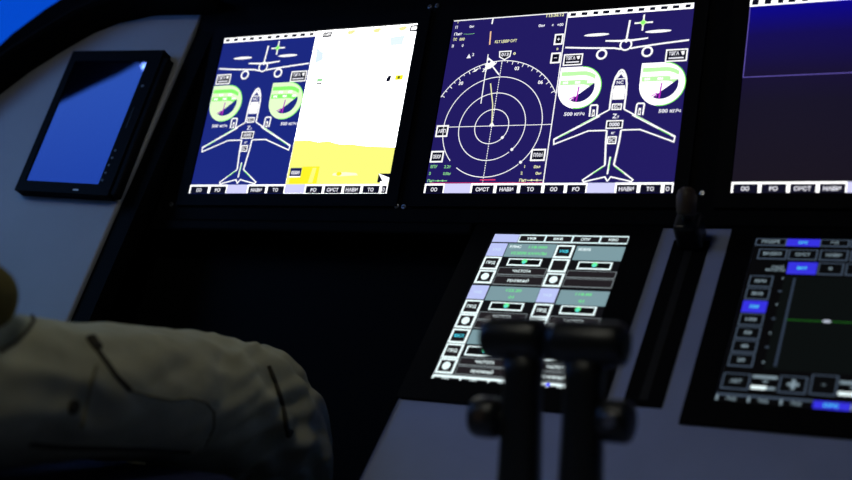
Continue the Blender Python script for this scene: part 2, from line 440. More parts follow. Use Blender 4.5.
def aircraft_page(fr, scr, root, w=152, bright=1):
    top_strip(fr, scr, root, 1, 152, 221, 228.4, 11)
    # view from ahead
    b = Flat(fr); t = 2.1
    b.line([(3, 182), (30, 179.6), (64, 177.4), (72, 175.6)], t, LINE, L2); b.line([(83.4, 175.8), (92, 177), (120, 179.6), (151, 182)], t, LINE, L2)
    b.arc(77.6, 180.6, 6.6, 0, 360, 2.0, LINE, L3)
    b.poly([(74, 186.8), (77.6, 182.8), (81.2, 186.8)], LINE, L3)
    b.line([(78.6, 212), (77.3, 187)], 2.2, LINE, L2)
    b.poly([(52, 188.3), (70, 187.4), (85, 187.4), (103, 188.6), (103, 186.8), (85, 184.8), (70, 184.8), (52, 186.4)], LINE, L2)
    for cu in (49.5, 104): b.arc(cu, 170.5, 5.6, 0, 360, 2.4, LINE, L2, 28)
    for cu, cv in ((40, 196), (114, 195.4)):
        b.poly([(cu+15.5*math.cos(a*math.pi/12), cv+1.9*math.sin(a*math.pi/12)) for a in range(24)], LINE, L2)
    b.build('aircraft_front_view', scr, root)
    b = Flat(fr)
    for a, c in (((84.5, 207.6), (106.5, 207.6)), ((95, 218), (95, 197.5))): b.line([a, c], 2.0, LINE, L2)
    b.poly([(95, 213.5), (97, 209.6), (101, 207.6), (97, 205.6), (95, 201.5), (93, 205.6), (89, 207.6), (93, 209.6)], PGRN, L3)
    b.disc(95, 207.6, 2.6, GRN, L4)
    b.build('star_symbol', scr, root)
    # value boxes above the gauges
    for (a, c, e, f) in ((3, 158, 27, 173), (126, 156, 151.4, 171.6)):
        b = Flat(fr); b.rect(a, c, e, f, KEYD, L2); b.frame_rect(a, c, e, f, 1.7, LINE, L3)
        b.text('ТЯГА', (a+e)/2-3, (c+f)/2+2.2, 4.4, KEYT, L4, w=12)
        b.poly([(e-8, f-3.5), (e-3.4, f-3), (e-4, c+8), (e-6, c+7.5)], LINE, L4)
        b.line([(a+4, c+4.3), (e-4, c+4.3)], 1.6, KEYT, L4)
        b.build('value_box', scr, root)
    # round gauges with a square upper left corner
    for cu in (28, 126.3):
        cv, r = 129.5, 26.6; b = Flat(fr)
        A = lambda a, q: (cu+q*math.cos(math.radians(a)), cv+q*math.sin(math.radians(a)))
        b.poly([(cu-r, cv+r)]+[A(a, r) for a in range(90, -181, -10)], PGRN if bright else HOT, L2)
        b.arc(cu, cv, r-.4, 88, -100, 1.2, GRN, L3)
        for v0, v1 in ((15.2, 20.6), (3.6, 9.6)):
            pts_t = []; pts_b = []
            for i in range(13):
                u = -r+2+(r+16)*i/12; d = -max(0, u-2)**2*.022
                pts_t.append((cu+u, cv+v1+d)); pts_b.append((cu+u, cv+v0+d))
            b.poly(pts_b+pts_t[::-1], GRN if bright else emit((196, 255, 176), 1), L3)
        for k in range(5): b.text('888', cu-18+k*7.5, cv+12.4 if k % 2 else cv+6.4, 3.2, HOT, L4)
        NV = NAVY1 if bright else NAVY2
        b.poly([A(16, 18.6)]+[A(a, 18.6) for a in range(8, -128, -8)], NV, L4)
        b.line([(cu-.4, cv+1), (cu-1.6, cv-18)], 1.8, MAG, L5)
        b.line([(cu-11, cv-15), (cu-4.6, cv-11.5), (cu-5.4, cv-16.4)], 1.3, MAG, L5)
        b.build('engine_gauge', scr, root)
        b = Flat(fr); b.text('500 кг/ч', cu-2 if cu < 60 else cu+12, 96.6, 4.4, KEYT, L2, w=25); b.build('fuel_flow_value', scr, root)
    # view from above
    b = Flat(fr); t = 1.7
    for sg in (-1, 1):
        X = lambda u: 76.6+sg*(u-76.6)
        b.line([(X(85.2), 100.4), (X(147.8), 65.4), (X(147), 59.4), (X(107), 75), (X(85), 75)], t, LINE, L2)
        b.line([(X(96), 93.2), (X(147.8), 65.4)], 2.4, LINE, L2)
        b.line([(X(100), 91.9), (X(118), 82)], .8, GRN, L3)
        b.line([(X(128), 75.2), (X(143), 67)], .9, GRN, L3)
        b.line([(X(76.6), 149.6), (X(79.5), 147.5), (X(83), 140), (X(84.8), 130), (X(85.3), 118), (X(85.2), 100.4)], 2.2, LINE, L2)
        b.line([(X(85), 75), (X(84.5), 62), (X(81.8), 33)], 2.2, LINE, L2)
        b.line([(X(81.8), 33), (X(106), 15.4), (X(104.6), 13.2), (X(80), 19), (X(76.6), 13.6)], t, LINE, L2)
        b.line([(X(83.5), 31), (X(95), 22.8)], 1.0, GRN, L3)
    b.poly([(76.6, 148), (72, 143), (71, 139.5), (82.2, 139.5), (81.2, 143)], LINE, L2)
    b.poly([(72.5, 138.6), (76.6, 144), (80.7, 138.6)], NAVY1 if bright else NAVY2, L3)
    b.poly([(69.6, 112.5), (83.6, 112.5), (84, 124), (82.6, 128.5), (70.6, 128.5), (69.2, 124)], LINE, L2)
    b.line([(70.6, 138), (82.6, 138)], 1.4, LINE, L3); b.line([(70.2, 129), (83, 129)], 1.4, LINE, L3)
    b.text('NC', 76.6, 133.6, 4.2, KEYT, L3)
    b.line([(76.4, 43), (75.6, 22)], 2.0, LINE, L2); b.line([(77.2, 42), (76.6, 28)], .8, GRN, L3)
    b.build('aircraft_top_view', scr, root)
    for (a, c, e, f, s) in ((70.4, 99.4, 82.6, 107.4, 'SC'), (66.4, 76.6, 86.6, 87, '0000'), (70.4, 58, 81.4, 67.4, 'SC')):
        b = Flat(fr); b.rect(a, c, e, f, KEYD, L3); b.frame_rect(a, c, e, f, 1.5, LINE, L4)
        b.text(s, (a+e)/2, (c+f)/2, (f-c)*.46, KEYT, L4, w=(e-a)*.62); b.build('value_box', scr, root)
    b = Flat(fr); b.text('Z', 75.4, 92.2, 5.6, KEYT, L3); b.text('т', 79.6, 90.8, 3.6, KEYT, L3); b.text('кг', 76, 71.4, 3.4, KEYT, L3)
    b.build('fuel_total', scr, root)
    for sg in (-1, 1):
        X = lambda u: 76.6+sg*(u-76.6)
        b = Flat(fr); b.line([(X(99.4), 91.6), (X(99.8), 105.4), (X(101), 106.6), (X(107.4), 106.6), (X(108.4), 105.2), (X(108), 92.4)], 2.0, LINE, L3)
        b.poly([(X(102), 93), (X(105.6), 92), (X(105.2), 101), (X(102.6), 101)], LINE, L3)
        b.rect(min(X(103.2), X(104.6)), 94, max(X(103.2), X(104.6)), 98, KEYD, L4)
        b.build('engine_symbol', scr, root)

# display with aircraft page and overexposed picture
def bg1(s):
    s.rect(0, 0, 152.5, 228.8, NAVY1, 0)
    s.rect(152.5, 0, 305, 228.8, emit(WH, 4.0), 0)
d1, s1, f1 = display('display_unit', 'large lit display split between blue aircraft page and glaring white and yellow picture', 0, bg1)
aircraft_page(f1, s1, d1)
b = Flat(f1)
b.poly([(153, 12), (305, 12), (305, 60), (262, 62.5), (240, 65.5), (222, 66), (205, 70.5), (190, 69.5), (175, 72.5), (153, 72.5)], YEL, L1)
b.poly([(158, 13), (200, 13), (200, 36), (174, 36), (174, 22), (158, 21)], YELD, L2)
b.poly([(187, 14), (194, 14), (196, 34), (190, 34)], YEL, L3)
b.poly([(221, 24), (232, 22.5), (259, 23.6), (256, 26.6), (240, 28), (223, 27)], emit((255, 250, 215), 1.05), L2)
b.disc(231, 25.6, 4, YELD, L3, 14, 2.6)
b.build('ground_picture', s1, d1)
for cu in (207, 246, 284): b = Flat(f1); b.poly([(cu-7, 225), (cu-3, 219.6), (cu+3, 220), (cu+8, 225.6), (cu+2, 227)], emit((250, 246, 170), 1), L1); b.build('picture_patch', s1, d1)
b = Flat(f1); b.poly([(158, 205), (170, 196), (172, 186), (160, 180)], emit((228, 246, 255), 1), L1); b.build('picture_patch', s1, d1); b = Flat(f1)
b.poly([(268, 212), (290, 214), (288, 200), (270, 200)], emit((236, 252, 255), 1), L1)
b.build('picture_patch', s1, d1)
for (a, c, e, f) in ((163.4, 218.4, 178, 226.2), (295, 217.5, 305, 226.8)):
    b = Flat(f1); b.rect(a, c, e, f, KEYD, L2); b.rect(a+2.2, c+2.2, e-(2.2 if e < 300 else 0), f-2.2, HOT, L3)
    if e < 300: b.text('ВИД', (a+e)/2, (c+f)/2, 3.4, KEYD, L4, w=9)
    b.build('picture_label', s1, d1)
b = Flat(f1); b.rect(156.4, 23, 173.6, 34.4, emit((25, 30, 90), 1), L2); b.text('0000', 165, 28, 5, KEYT, L3, w=13); b.rect(156.4, 21.6, 173.6, 23, HOT, L3); b.build('picture_label', s1, d1)
b = Flat(f1); b.rect(288.6, 14, 305, 25.6, KEYD, L2); b.poly([(288.6, 25.6), (305, 20), (305, 14), (297, 14.5)], HOT, L3); b.line([(291, 24), (304, 18)], 1.4, HOT, L4); b.rect(293, 12.5, 305, 15.4, HOT, L4); b.build('picture_label', s1, d1)
b = Flat(f1); b.rect(168.6, 154, 178, 159.4, emit((170, 235, 170), 1), L2); b.rect(168.4, 150.6, 177, 153, KEYD, L2); b.build('picture_mark', s1, d1)
b = Flat(f1); b.poly([(274, 149.6), (280, 149.6), (281, 157.4), (276.4, 158), (274, 154)], KEYD, L2); b.rect(281, 156, 284, 157.4, KEYD, L2); b.build('picture_mark', s1, d1); b = Flat(f1)
b.rect(286.6, 151, 298, 158, YELD, L2); b.rect(290.4, 152.6, 293.6, 156.4, emit((90, 100, 40), 1), L3); b.build('picture_mark', s1, d1)
key_row(f1, s1, d1, [0, 32.5, 62, 94.5, 125, 154, 184, 212, 241, 268, 295, 305], (2, 5))

# display with navigation page and aircraft page
def bg2(s): s.rect(0, 0, 305, 228.8, NAVY2, 0)
d2, s2, f2 = display('display_unit', 'large lit display with navigation rings page beside dark blue aircraft page', W+G, bg2)
aircraft_page(Shift(PANEL, W+G+.1525, 0), s2, d2, bright=0)
b = Flat(f2)
b.line([(.8, 228.2), (152, 228.2)], 1.3, LINE, L2); b.line([(152.6, 12), (152.6, 228)], 1.3, LINE, L3)
b.build('page_border', s2, d2)
b = Flat(f2); cu, cv = 76, 84
for r, ga in ((22, -40), (43.2, -42), (64.2, -44)):
    b.arc(cu, cv, r, ga, ga+352 if r < 60 else 222, 1.0, LINE, L2, 90)
    b.disc(cu+r*math.cos(math.radians(ga-2)), cv+r*math.sin(math.radians(ga-2)), 1.9, LINE, L3, 12)
b.arc(cu, cv, 64.2, 234, 311, 1.0, LINE, L2, 90)
b.build('range_ring', s2, d2)
b = Flat(f2)
R = 85.5
b.arc(cu, cv, R, 28, 151.5, 1.0, LINE, L2, 120)
for i, a in enumerate(range(30, 152, 5)):
    l = 4.6 if i % 2 == 0 else 2.6
    ca, sa = math.cos(math.radians(a)), math.sin(math.radians(a))
    b.line([(cu+R*ca, cv+R*sa), (cu+(R-l)*ca, cv+(R-l)*sa)], .9, LINE, L2)
for a, t in ((131, '30'), (106, '33'), (74, '03'), (45, '06')):
    b.text(t, cu+(R-8.4)*math.cos(math.radians(a)), cv+(R-8.4)*math.sin(math.radians(a)), 4.6, LINE, L3)
b.build('compass_arc', s2, d2)
b = Flat(f2)
b.line([(19, 84.8), (152, 84.4)], .8, LINE, L2)
for k in range(52):
    v = 12+k*3.05
    b.rect(75.6, v, 76.5, v+2, LINE, L2)
b.poly([(72, 84), (80, 84), (76, 90)], LINE, L3)
b.build('heading_line', s2, d2)
b = Flat(f2)
b.line([(56, 179), (57, 114)], 1.2, LINE, L3); b.line([(56, 172), (75, 151)], 1.7, LINE, L3)
b.build('track_line', s2, d2); b = Flat(f2); b.line([(54.6, 228), (54.4, 220)], 1.8, LINE, L3); b.build('track_line', s2, d2); b = Flat(f2)
b.poly([(54, 158), (57, 175), (69, 166), (62, 160)], LINE, L3); b.disc(59, 169, 2, NAVY2, L4, 10)
b.poly([(38, 156), (43, 160), (47, 161.5), (43, 157)], LINE, L3)
b.build('track_line', s2, d2)
b = Flat(f2); b.line([(54.4, 210), (55.8, 192)], 1.7, emit((255, 205, 160), 1), L3); b.build('selected_track', s2, d2)
b = Flat(f2); b.line([(65.6, 140), (73, 112), (76, 86)], 1.4, TXY, L3); b.build('wind_line', s2, d2)
b = Flat(f2); b.rect(72, 15.6, 92, 17, RED, L3); b.line([(6, 12.7), (152, 12.7)], .7, RED, L3); b.build('limit_line', s2, d2)
b = Flat(f2); b.poly([(71, 181.6), (86, 181.6), (85.4, 174.6), (79, 170.6), (72, 174.6)], KEYD, L2)
b.line([(71, 181.6), (86, 181.6), (85.4, 174.6), (79, 170.6), (72, 174.6)], 1.5, LINE, L3, True); b.text('013', 78.6, 177.4, 4.4, KEYT, L3, w=9.5); b.text('°', 91, 178, 8, TXY, L3)
b.build('heading_box', s2, d2)
for (a, c, e, f, t) in ((2.4, 72, 19, 87.4, 'АРП'), (1, 39, 18.6, 54, 'ОБЗОР'), (132, 39, 150.4, 54, 'ПЛАН'), (140, 186, 151.4, 200.4, '+'), (139, 162, 151.6, 176, '–')):
    b = Flat(f2); b.rect(a, c, e, f, KEYD, L2); b.frame_rect(a, c, e, f, 2.0, LINE, L3); b.text(t, (a+e)/2, (c+f)/2, 4.6 if len(t) > 1 else 5, KEYT, L4, w=(e-a)*.6 if len(t) > 1 else None)
    b.build('page_button', s2, d2)
def readout(fr, scr, root, items):
    for (t, u, v, h, m, w) in items:
        b = Flat(fr); b.text(t, u, v, h, m, L3, w=w); b.build('readout', scr, root)
readout(f2, s2, d2, [('Т', 7, 226, 3, TXY, None), ('П', 6, 219, 3.6, KEYT, None), ('0м', 27, 218.6, 3.6, KEYT, 6), ('Пит', 10, 209.6, 3.6, KEYT, 11), ('··—·', 25, 208.6, 3, TXG, 15),
                     ('ПС', 7, 202.4, 3.6, TXY, 5), ('000', 16.6, 202, 3.8, TXY, 7), ('В', 5.4, 193.4, 3.6, KEYT, None), ('0', 19, 193.2, 3.6, KEYT, None)])
readout(f2, s2, d2, [('Т15:36:12', 136, 225.6, 4, TXY, 24), ('0м', 121, 213, 3.8, KEYT, 8), ('к', 135.6, 212.6, 3, KEYT, None), ('+00', 145, 212.4, 3.8, KEYT, 8), ('в', 146, 180.6, 3.4, TXY, None)])
readout(f2, s2, d2, [('КLT ЦВВР СИТ', 77, 195, 3.6, TXY, 29)])
readout(f2, s2, d2, [('▲', 30, 178.4, 5, KEYT, 6), ('2', 35.6, 180, 4, KEYT, None)])
readout(f2, s2, d2, [('ВПУ', 8, 33.8, 3.8, TXG, 9), ('2.2т', 26.4, 33.4, 3.8, TXG, 9), ('З', 4, 25, 3.6, TXG, None), ('0.00м', 27, 24.6, 3.8, TXG, 10), ('Пит', 7, 15.6, 3.6, TXG, 9)])
readout(f2, s2, d2, [('1', 126.6, 32.4, 3.6, TXY, None), ('0м', 142, 32, 3.8, TXY, 8), ('2', 124, 24.4, 3.6, TXY, None), ('0м', 145, 24, 3.6, TXY, 7), ('Пит', 127, 15.6, 3.6, TXY, 9)])
b = Flat(f2); b.line([(12, 15.4), (29, 15.4)], .9, TXG, L3)
for u in (17, 23): b.disc(u, 15.4, 1.3, TXG, L4, 10)
b.line([(132, 15.4), (151, 15.4)], .9, TXY, L3)
for u in (138, 144.6): b.disc(u, 15.4, 1.3, TXY, L4, 10)
b.build('trim_scale', s2, d2)
key_row(f2, s2, d2, [0, 27, 61.5, 93, 123, 153, 180.5, 206.5, 239, 266, 293, 305], (1, 7))

# third display
SKY3 = emit_ramp('display_sky_picture', [(0, (24, 19, 30)), (.45, (20, 16, 38)), (.60, (20, 13, 50)), (.80, (18, 9, 84)), (1, (4, 1, 150))])
d3, s3, f3 = display('display_unit', 'large lit display nearly empty with dark violet picture and thin frame line', 2*W+G+G2, lambda s: s.rect(0, 0, 305, 228.8, SKY3, 0))
top_strip(f3, s3, d3, 0, 305, 218, 228.6, 23)
b = Flat(f3); PV = emit((96, 84, 170), 1)
b.line([(.7, 218), (.7, 133), (303, 132.4)], 1.0, PV, L2); b.line([(303, 132.4), (303, 218)], 1.0, PV, L2); b.build('picture_border', s3, d3)
key_row(f3, s3, d3, [0, 29.4, 58.6, 88, 117, 147, 176, 205, 235, 264, 293, 305], (4,))

# ------------------------------------------------------------------ centre console
CX0, CX1 = .434, .951
cc = thing('centre_console', (.6875, -.4, 0), 'pale grey sloping console below the black instrument panel holding two smaller displays', 'console')
YZ = Frame((0, 0, 0), (0, 1, 0), (0, 0, 1), (1, 0, 0))
sb = .385; yb, zb = -sb*math.cos(PHI), ZC-sb*math.sin(PHI)
b = MB(YZ); b.prism([(.0, 0), (.0, ZC), (yb, zb), (-.86, zb), (-.86, 0)], CX0, CX1, M['white'], .004); b.build('body', cc, cc)
b = MB(DECK); b.box(.6690, .7080, -.2470, -.0240, -.004, .0015, M['bezel'], .0008)
b.box(.684, .693, -.240, -.030, .0015, .0022, M['dark'], .0003); b.build('lever_slot', cc, cc)
b = MB(); 
for x in (.669, .7185): b.box(x-.006, x+.006, -.50, -.285, zb-.001, zb+.002, M['bezel'], .0008)
b.build('lever_track', cc, cc)

CW, CH = .1602, .2143
def console_display(label, x0, ox, draw):
    d = thing('console_display', DECK(x0+CW/2, -.02-CH, 0), label, 'display')
    b = MB(DECK)
    b.ring((ox, -.263, ox+.2215, .001), (x0-.001, -.02-CH-.001, x0+CW+.001, -.019), -.001, .0035, M['bezel'], .0015)
    b.build('bezel', d, d)
    fr = Shift(DECK, x0, -.02, .0008)
    class Dn:                    # v measured downward from the top edge
        n = DECK.n
        def __call__(s, u, v, n=0): return fr(u*1.00755, -v*.97854, n)
    draw(d, Dn())
    return d
SIL = emit((215, 238, 242), 1.05); TEAL = emit((132, 164, 172), .9); DK = emit((34, 30, 34), .8); DLINE = emit((140, 150, 154), .8)
CL = emit((190, 200, 250), 1); CGR = emit((120, 245, 150), .9); CW_ = emit((230, 248, 250), 1.15); DOT = emit((110, 245, 150), 1)

class Dflat(Flat):
    def trect(s, u0, v0, u1, v1, m, n=0): s.rect(u0, v1, u1, v0, m, n)
    def text(s, t, cu, cv, h, m, n=0, w=None):
        f = s.fr
        class Up:
            def __call__(q, u, v, n=0): return f(u, 2*cv-v, n)
        s.fr = Up(); Flat.text(s, t, cu, cv, h, m, n, w); s.fr = f
    def box_key(s, u0, v0, u1, v1, edge, t, m=None, w=None, th=1.7, fill=None):
        s.rect(u0, v0, u1, v1, edge, L2); s.rect(u0+th, v0+th, u1-th, v1-th, fill or DK, L3)
        if t: s.text(t, (u0+u1)/2, (v0+v1)/2, 4.2, m or CW_, L4, w=w or min(3.6*len(t), u1-u0-6))

def radio(d, fr):
    b = Dflat(fr); b.rect(0, 0, 159, 219, emit((20, 20, 24), .8), 0); s = b.build('screen', d, d)
    ed = [0, 31.4, 63, 95, 127, 159]
    for i in range(5):
        b = Dflat(fr)
        if i == 0: b.rect(0, 0, 31, 13, CL, L2)
        else:
            b.rect(ed[i], 0, ed[i+1], 13, SIL, L2); b.rect(ed[i]+1.6, 2.4, ed[i+1]-.6, 11, DK, L3)
            b.text(['', 'УКВ', 'ВКВ', 'СПУ', 'КВС'][i], (ed[i]+ed[i+1])/2, 6.8, 3.8, CW_, L4, w=11)
        b.build('softkey', s, d)
    blocks = [(15, 0), (83, 0), (126, 0)]
    rows = [(15.5, 'r'), (83, 'g'), (124, 'b')]
    # left and right halves, three blocks: header, frequency slot, two bars
    spec = [(14.5, 36.5, 38, 52, 54, 66, 80, ('РТС', '118.000', 'РЕЗЕРВ КАНАЛ', 'ЧАСТОТА', 'РЕЖИМНЫЙ'), ('УКВ1', '', '', '', '')),
            (82.5, 104.5, 105.6, 120, 122, 0, 0, ('', '124.30', '01', 'ЧАСТОТА', ''), ('', '118.00', '01', 'ЧАСТОТА', '')),
            (124.5, 146, 147.5, 162, 164, 0, 0, ('', '121.50', '', '', ''), ('', '', '', '', ''))]
    def header(u0, u1, v0, v1, t, m2=CGR):
        b = Dflat(fr); b.rect(u0, v0, u1, v1, TEAL, L2)
        c = (u0+u1)/2; q = (v1-v0)
        if t[0]: b.text(t[0], u0+10, v0+q*.25, 4, CW_, L3, w=14)
        if t[1]: b.text(t[1], c+8 if t[0] else c, v0+q*.26, 4, m2, L3, w=22 if t[0] else 18)
        if t[2]: b.text(t[2], c, v0+q*.73, 4.2, m2, L3, w=42 if len(t[2]) > 4 else 6)
        b.build('frequency_header', s, d)
    def slot(u0, v0, u1, v1):
        b = Dflat(fr); b.box_key(u0, v0, u1, v1, CW_, '', th=1.9, fill=emit((16, 16, 18), .8)); c = (u0+u1)/2; w = (v0+v1)/2
        b.disc(c, w-1, 3.2, DOT, L4, 14, 3.6); b.text('0', c, w+1, 5, CYAN, L5); b.build('frequency_slot', s, d)
    def bar(u0, v0, u1, v1, t):
        b = Dflat(fr); b.rect(u0, v0, u1, v1, DLINE, L2); b.rect(u0+.8, v0+1.1, u1-.8, v1-1.1, emit((40, 36, 40), .8), L3)
        if t: b.text(t, (u0+u1)/2, (v0+v1)/2, 3.9, CW_, L4, w=3.1*len(t))
        b.build('mode_bar', s, d)
    def sq(u0, v0, t, m=CW_, blob=False, lav=False):
        b = Dflat(fr)
        if lav: b.rect(u0, v0, u0+21, v0+21, CL, L2); b.text(t, u0+10.5, v0+10.5, 4, emit((205, 225, 255), 1), L3, w=10)
        else:
            b.box_key(u0, v0, u0+21, v0+20.6, CW_, '' if blob else t, m, th=2.6)
            if blob: b.disc(u0+10.5, v0+10.3, 4.6, CW_, L4, 18, 5.4)
        b.build('key', s, d)
    header(22, 80, 15, 36.5, ('РЛНС', '118.000', 'РЕЗЕРВ КАНАЛЫ')); slot(30, 39, 70, 50.4); bar(23, 53, 80, 65, 'ЧАСТОТА'); bar(23, 66.4, 81, 80.4, 'РЕЖИМНЫЙ')
    header(104, 159, 17, 39, ('РЕЗЕРВ', '', '')); slot(112.5, 41, 151, 52.8); bar(104, 55, 159, 66, ''); bar(104, 67, 159, 80, '')
    header(22.5, 81, 83, 104.5, ('', '122.20', '01')); slot(31, 106.4, 70, 118.4); bar(23, 121.4, 78, 133, 'ЧАСТОТА'); bar(23, 134, 80, 146, 'РЕЖИМНЫЙ')
    header(104.5, 159, 84.6, 106, ('', '118.00', '01')); slot(112, 107, 151, 119.4); bar(104, 122.6, 159, 134, 'ЧАСТОТА'); bar(104, 135, 159, 147, '')
    header(23.5, 81, 148, 168.6, ('', '121.50', '02')); slot(26, 171, 68, 184.6); bar(24, 187, 82, 198, 'ЧАСТОТА'); bar(24.5, 199, 84, 211, 'РЕЖИМНЫЙ')
    header(104.5, 159, 148, 168.6, ('', '121.50', '02')); slot(112, 171, 151, 184.6); bar(104, 187, 159, 198, 'ЧАСТОТА'); bar(104, 199, 159, 211, 'РЕЖИМНЫЙ')
    sq(0, 15, 'УКВ', lav=True); sq(0, 37, 'ПРД'); sq(.4, 58.6, '', blob=True)
    sq(0, 82.4, 'УКВ', lav=True); sq(.4, 105, 'ПРД'); sq(.6, 126, '', blob=True)
    sq(.8, 148, 'ВКЛ', CYAN); sq(1, 169.4, 'ПРД'); sq(1.4, 190.4, '', blob=True)
    sq(80.6, 16, 'УКВ', CYAN); sq(81, 38, ''); sq(81.4, 60, '', blob=True)
    sq(81.4, 83, 'УКВ', lav=True); sq(81.8, 106, 'ПРД'); sq(82, 127, '', blob=True)
    sq(82, 148, 'ВКЛ', CYAN); sq(82.2, 169.4, 'ПРД'); sq(82.4, 190.4, '', blob=True)
    for i in range(5):
        b = Dflat(fr); u0 = 1+31.6*i; u1 = u0+31.6 if i < 4 else 159
        b.rect(u0, 212.6, u1, 216.2, CW_, L2); b.rect(u0, 216.2, u0+2.4, 219, CW_, L2)
        b.text('ОО', (u0+u1)/2, 217.8, 2.4, CW_, L3, w=8)
        if i == 4 or i == 3: b.disc(u0+1.8, 215.6, 2.4, emit((70, 70, 255), 1.2), L4, 12)
        b.build('softkey', s, d)
console_display('console display with grid of radio frequency keys, half hidden by the thrust levers', .4589, .4310, radio)

BL = emit((58, 54, 235), .9); GE = emit((72, 86, 104), .8); GE2 = emit((52, 64, 82), .8); SD = emit((10, 11, 13), .8); TG = emit((150, 172, 184), .7)
def sysmap(d, fr):
    b = Dflat(fr); b.rect(0, 0, 159, 219, emit((9, 9, 11), .8), 0); b.rect(37, 53, 157, 176, emit((13, 17, 17), .8), L1); s = b.build('screen', d, d)
    def key(u0, v0, u1, v1, t, hl=False, edge=GE, nm='key'):
        b = Dflat(fr)
        if hl: b.rect(u0, v0, u1, v1, BL, L2); b.text(t, (u0+u1)/2, (v0+v1)/2, 3.8, CYAN, L3, w=9)
        else: b.box_key(u0, v0, u1, v1, edge, t, TG, th=1.4, fill=SD)
        b.build(nm, s, d)
    for i, (u0, u1, t) in enumerate(((.5, 31.6, 'ПОДРЕ'), (31.6, 64, 'СИС'), (64, 92, 'ЭЛ'), (93, 124, 'ВСУ'), (125, 157, 'ТОП'))): key(u0, 0, u1, 10.6, t, i == 1)
    for u0, u1, t in ((6, 34.6, 'ВИДЕО'), (36, 64, 'СИСТ'), (66, 93, 'НАВИ'), (95, 124, 'КАРТ'), (126, 156, 'ПЛАН')): key(u0, 15.4, u1, 30.4, t)
    b = Dflat(fr); b.text('СЛОЙ', 28.6, 41, 3.4, TG, L3, w=12); b.text('МАСШТАБ', 27, 45.6, 3.4, TG, L3, w=19); b.build('readout', s, d)
    for i, (u0, u1, t) in enumerate(((38, 66, 'ВКЛ'), (67, 91, '0'), (93, 122, '1'), (124, 156, '2'))): key(u0, 33.6, u1, 50.4, t, i == 0)
    for i in range(7): key(3.6, 54+17.5*i, 27, 70+17.5*i, ['МИН', 'ВНЗ', '330', '100', '50', '40', '20'][i], i == 2)
    b = Dflat(fr); b.rect(46, 56, 48.4, 172, GE2, L2)
    for i, v in enumerate((57, 75, 93, 112, 131, 149, 168)): b.text('40' if i % 2 else '0', 36, v, 2.8, GE if i % 2 else TG, L3)
    b.build('scale_bar', s, d)
    b = Dflat(fr); b.rect(48, 111.6, 157, 113, emit((30, 92, 26), .9), L2); b.build('level_line', s, d)
    b = Dflat(fr); b.poly([(80.5, 112.3), (83, 110.6), (87, 110.6), (89.5, 112.3), (87, 114), (83, 114)], emit((190, 198, 215), 1), L3); b.build('aircraft_mark', s, d)
    key(2.4, 183.4, 28, 203, 'АВТ', edge=GE); key(54, 182.4, 78.6, 203, '', edge=GE); key(81.4, 178.4, 104.6, 202.4, '—', edge=GE); key(131, 181, 156, 202, '', edge=GE)
    b = Dflat(fr); b.rect(65, 187, 68.4, 198.6, TG, L4); b.rect(61.4, 191.2, 72, 194.4, TG, L4); b.build('plus_symbol', s, d)
    for u0 in (29.6, 106):
        b = Dflat(fr); b.rect(u0, 184, u0+22, 187.6, TG, L2); b.text('00', u0+12, 191.4, 3.4, TG, L3); b.rect(u0, 196.6, u0+14, 201, CW_, L2); b.rect(u0+14, 197.4, u0+22, 200.4, TG, L2); b.build('readout', s, d)
    for i in range(5):
        u0 = .6+28.4*i+i*.4; u1 = u0+28.4 if i < 4 else 157
        b = Dflat(fr)
        if i == 3: b.rect(u0, 209, u1+3, 218, BL, L2); b.text('СИС', (u0+u1)/2+1, 213.6, 4, CYAN, L3, w=13)
        else: b.rect(u0+(3 if i == 4 else 0), 208.4, u1, 211, GE, L2); b.rect(u0+(3 if i == 4 else 0), 211, u0+(5 if i == 4 else 2.2), 217, TG, L2); b.text('ПОД', (u0+u1)/2, 214.6, 3.4, TG, L3, w=9)
        b.build('softkey', s, d)
console_display('dim console display with dark map area, green level line and blue keys', .75456, .7280, sysmap)

# lever standing in the console slot
fl = thing('slot_lever', DECK(.6885, -.028, .0022), 'small black lever with brown knob standing at the top of the console slot', 'lever')
b = MB(DECK); b.box(.6765, .7035, -.040, -.014, .002, .034, M['lever'], .004, 3); b.build('lever_body', fl, fl)
b = MB(DECK); b.tube([DECK(.6890, -.026, .030), DECK(.6895, -.026, .046)], .005, M['lever'], 12); b.build('stem', fl, fl)
b = MB(); c = DECK(.6935, -.025, .057)
b.tube([c+V3((0, 0, z)) for z in (-.014, -.013, -.010, .006, .012, .015)], [.005, .0085, .0100, .0105, .0085, .004], M['brown'], 20)
b.build('knob', fl, fl)

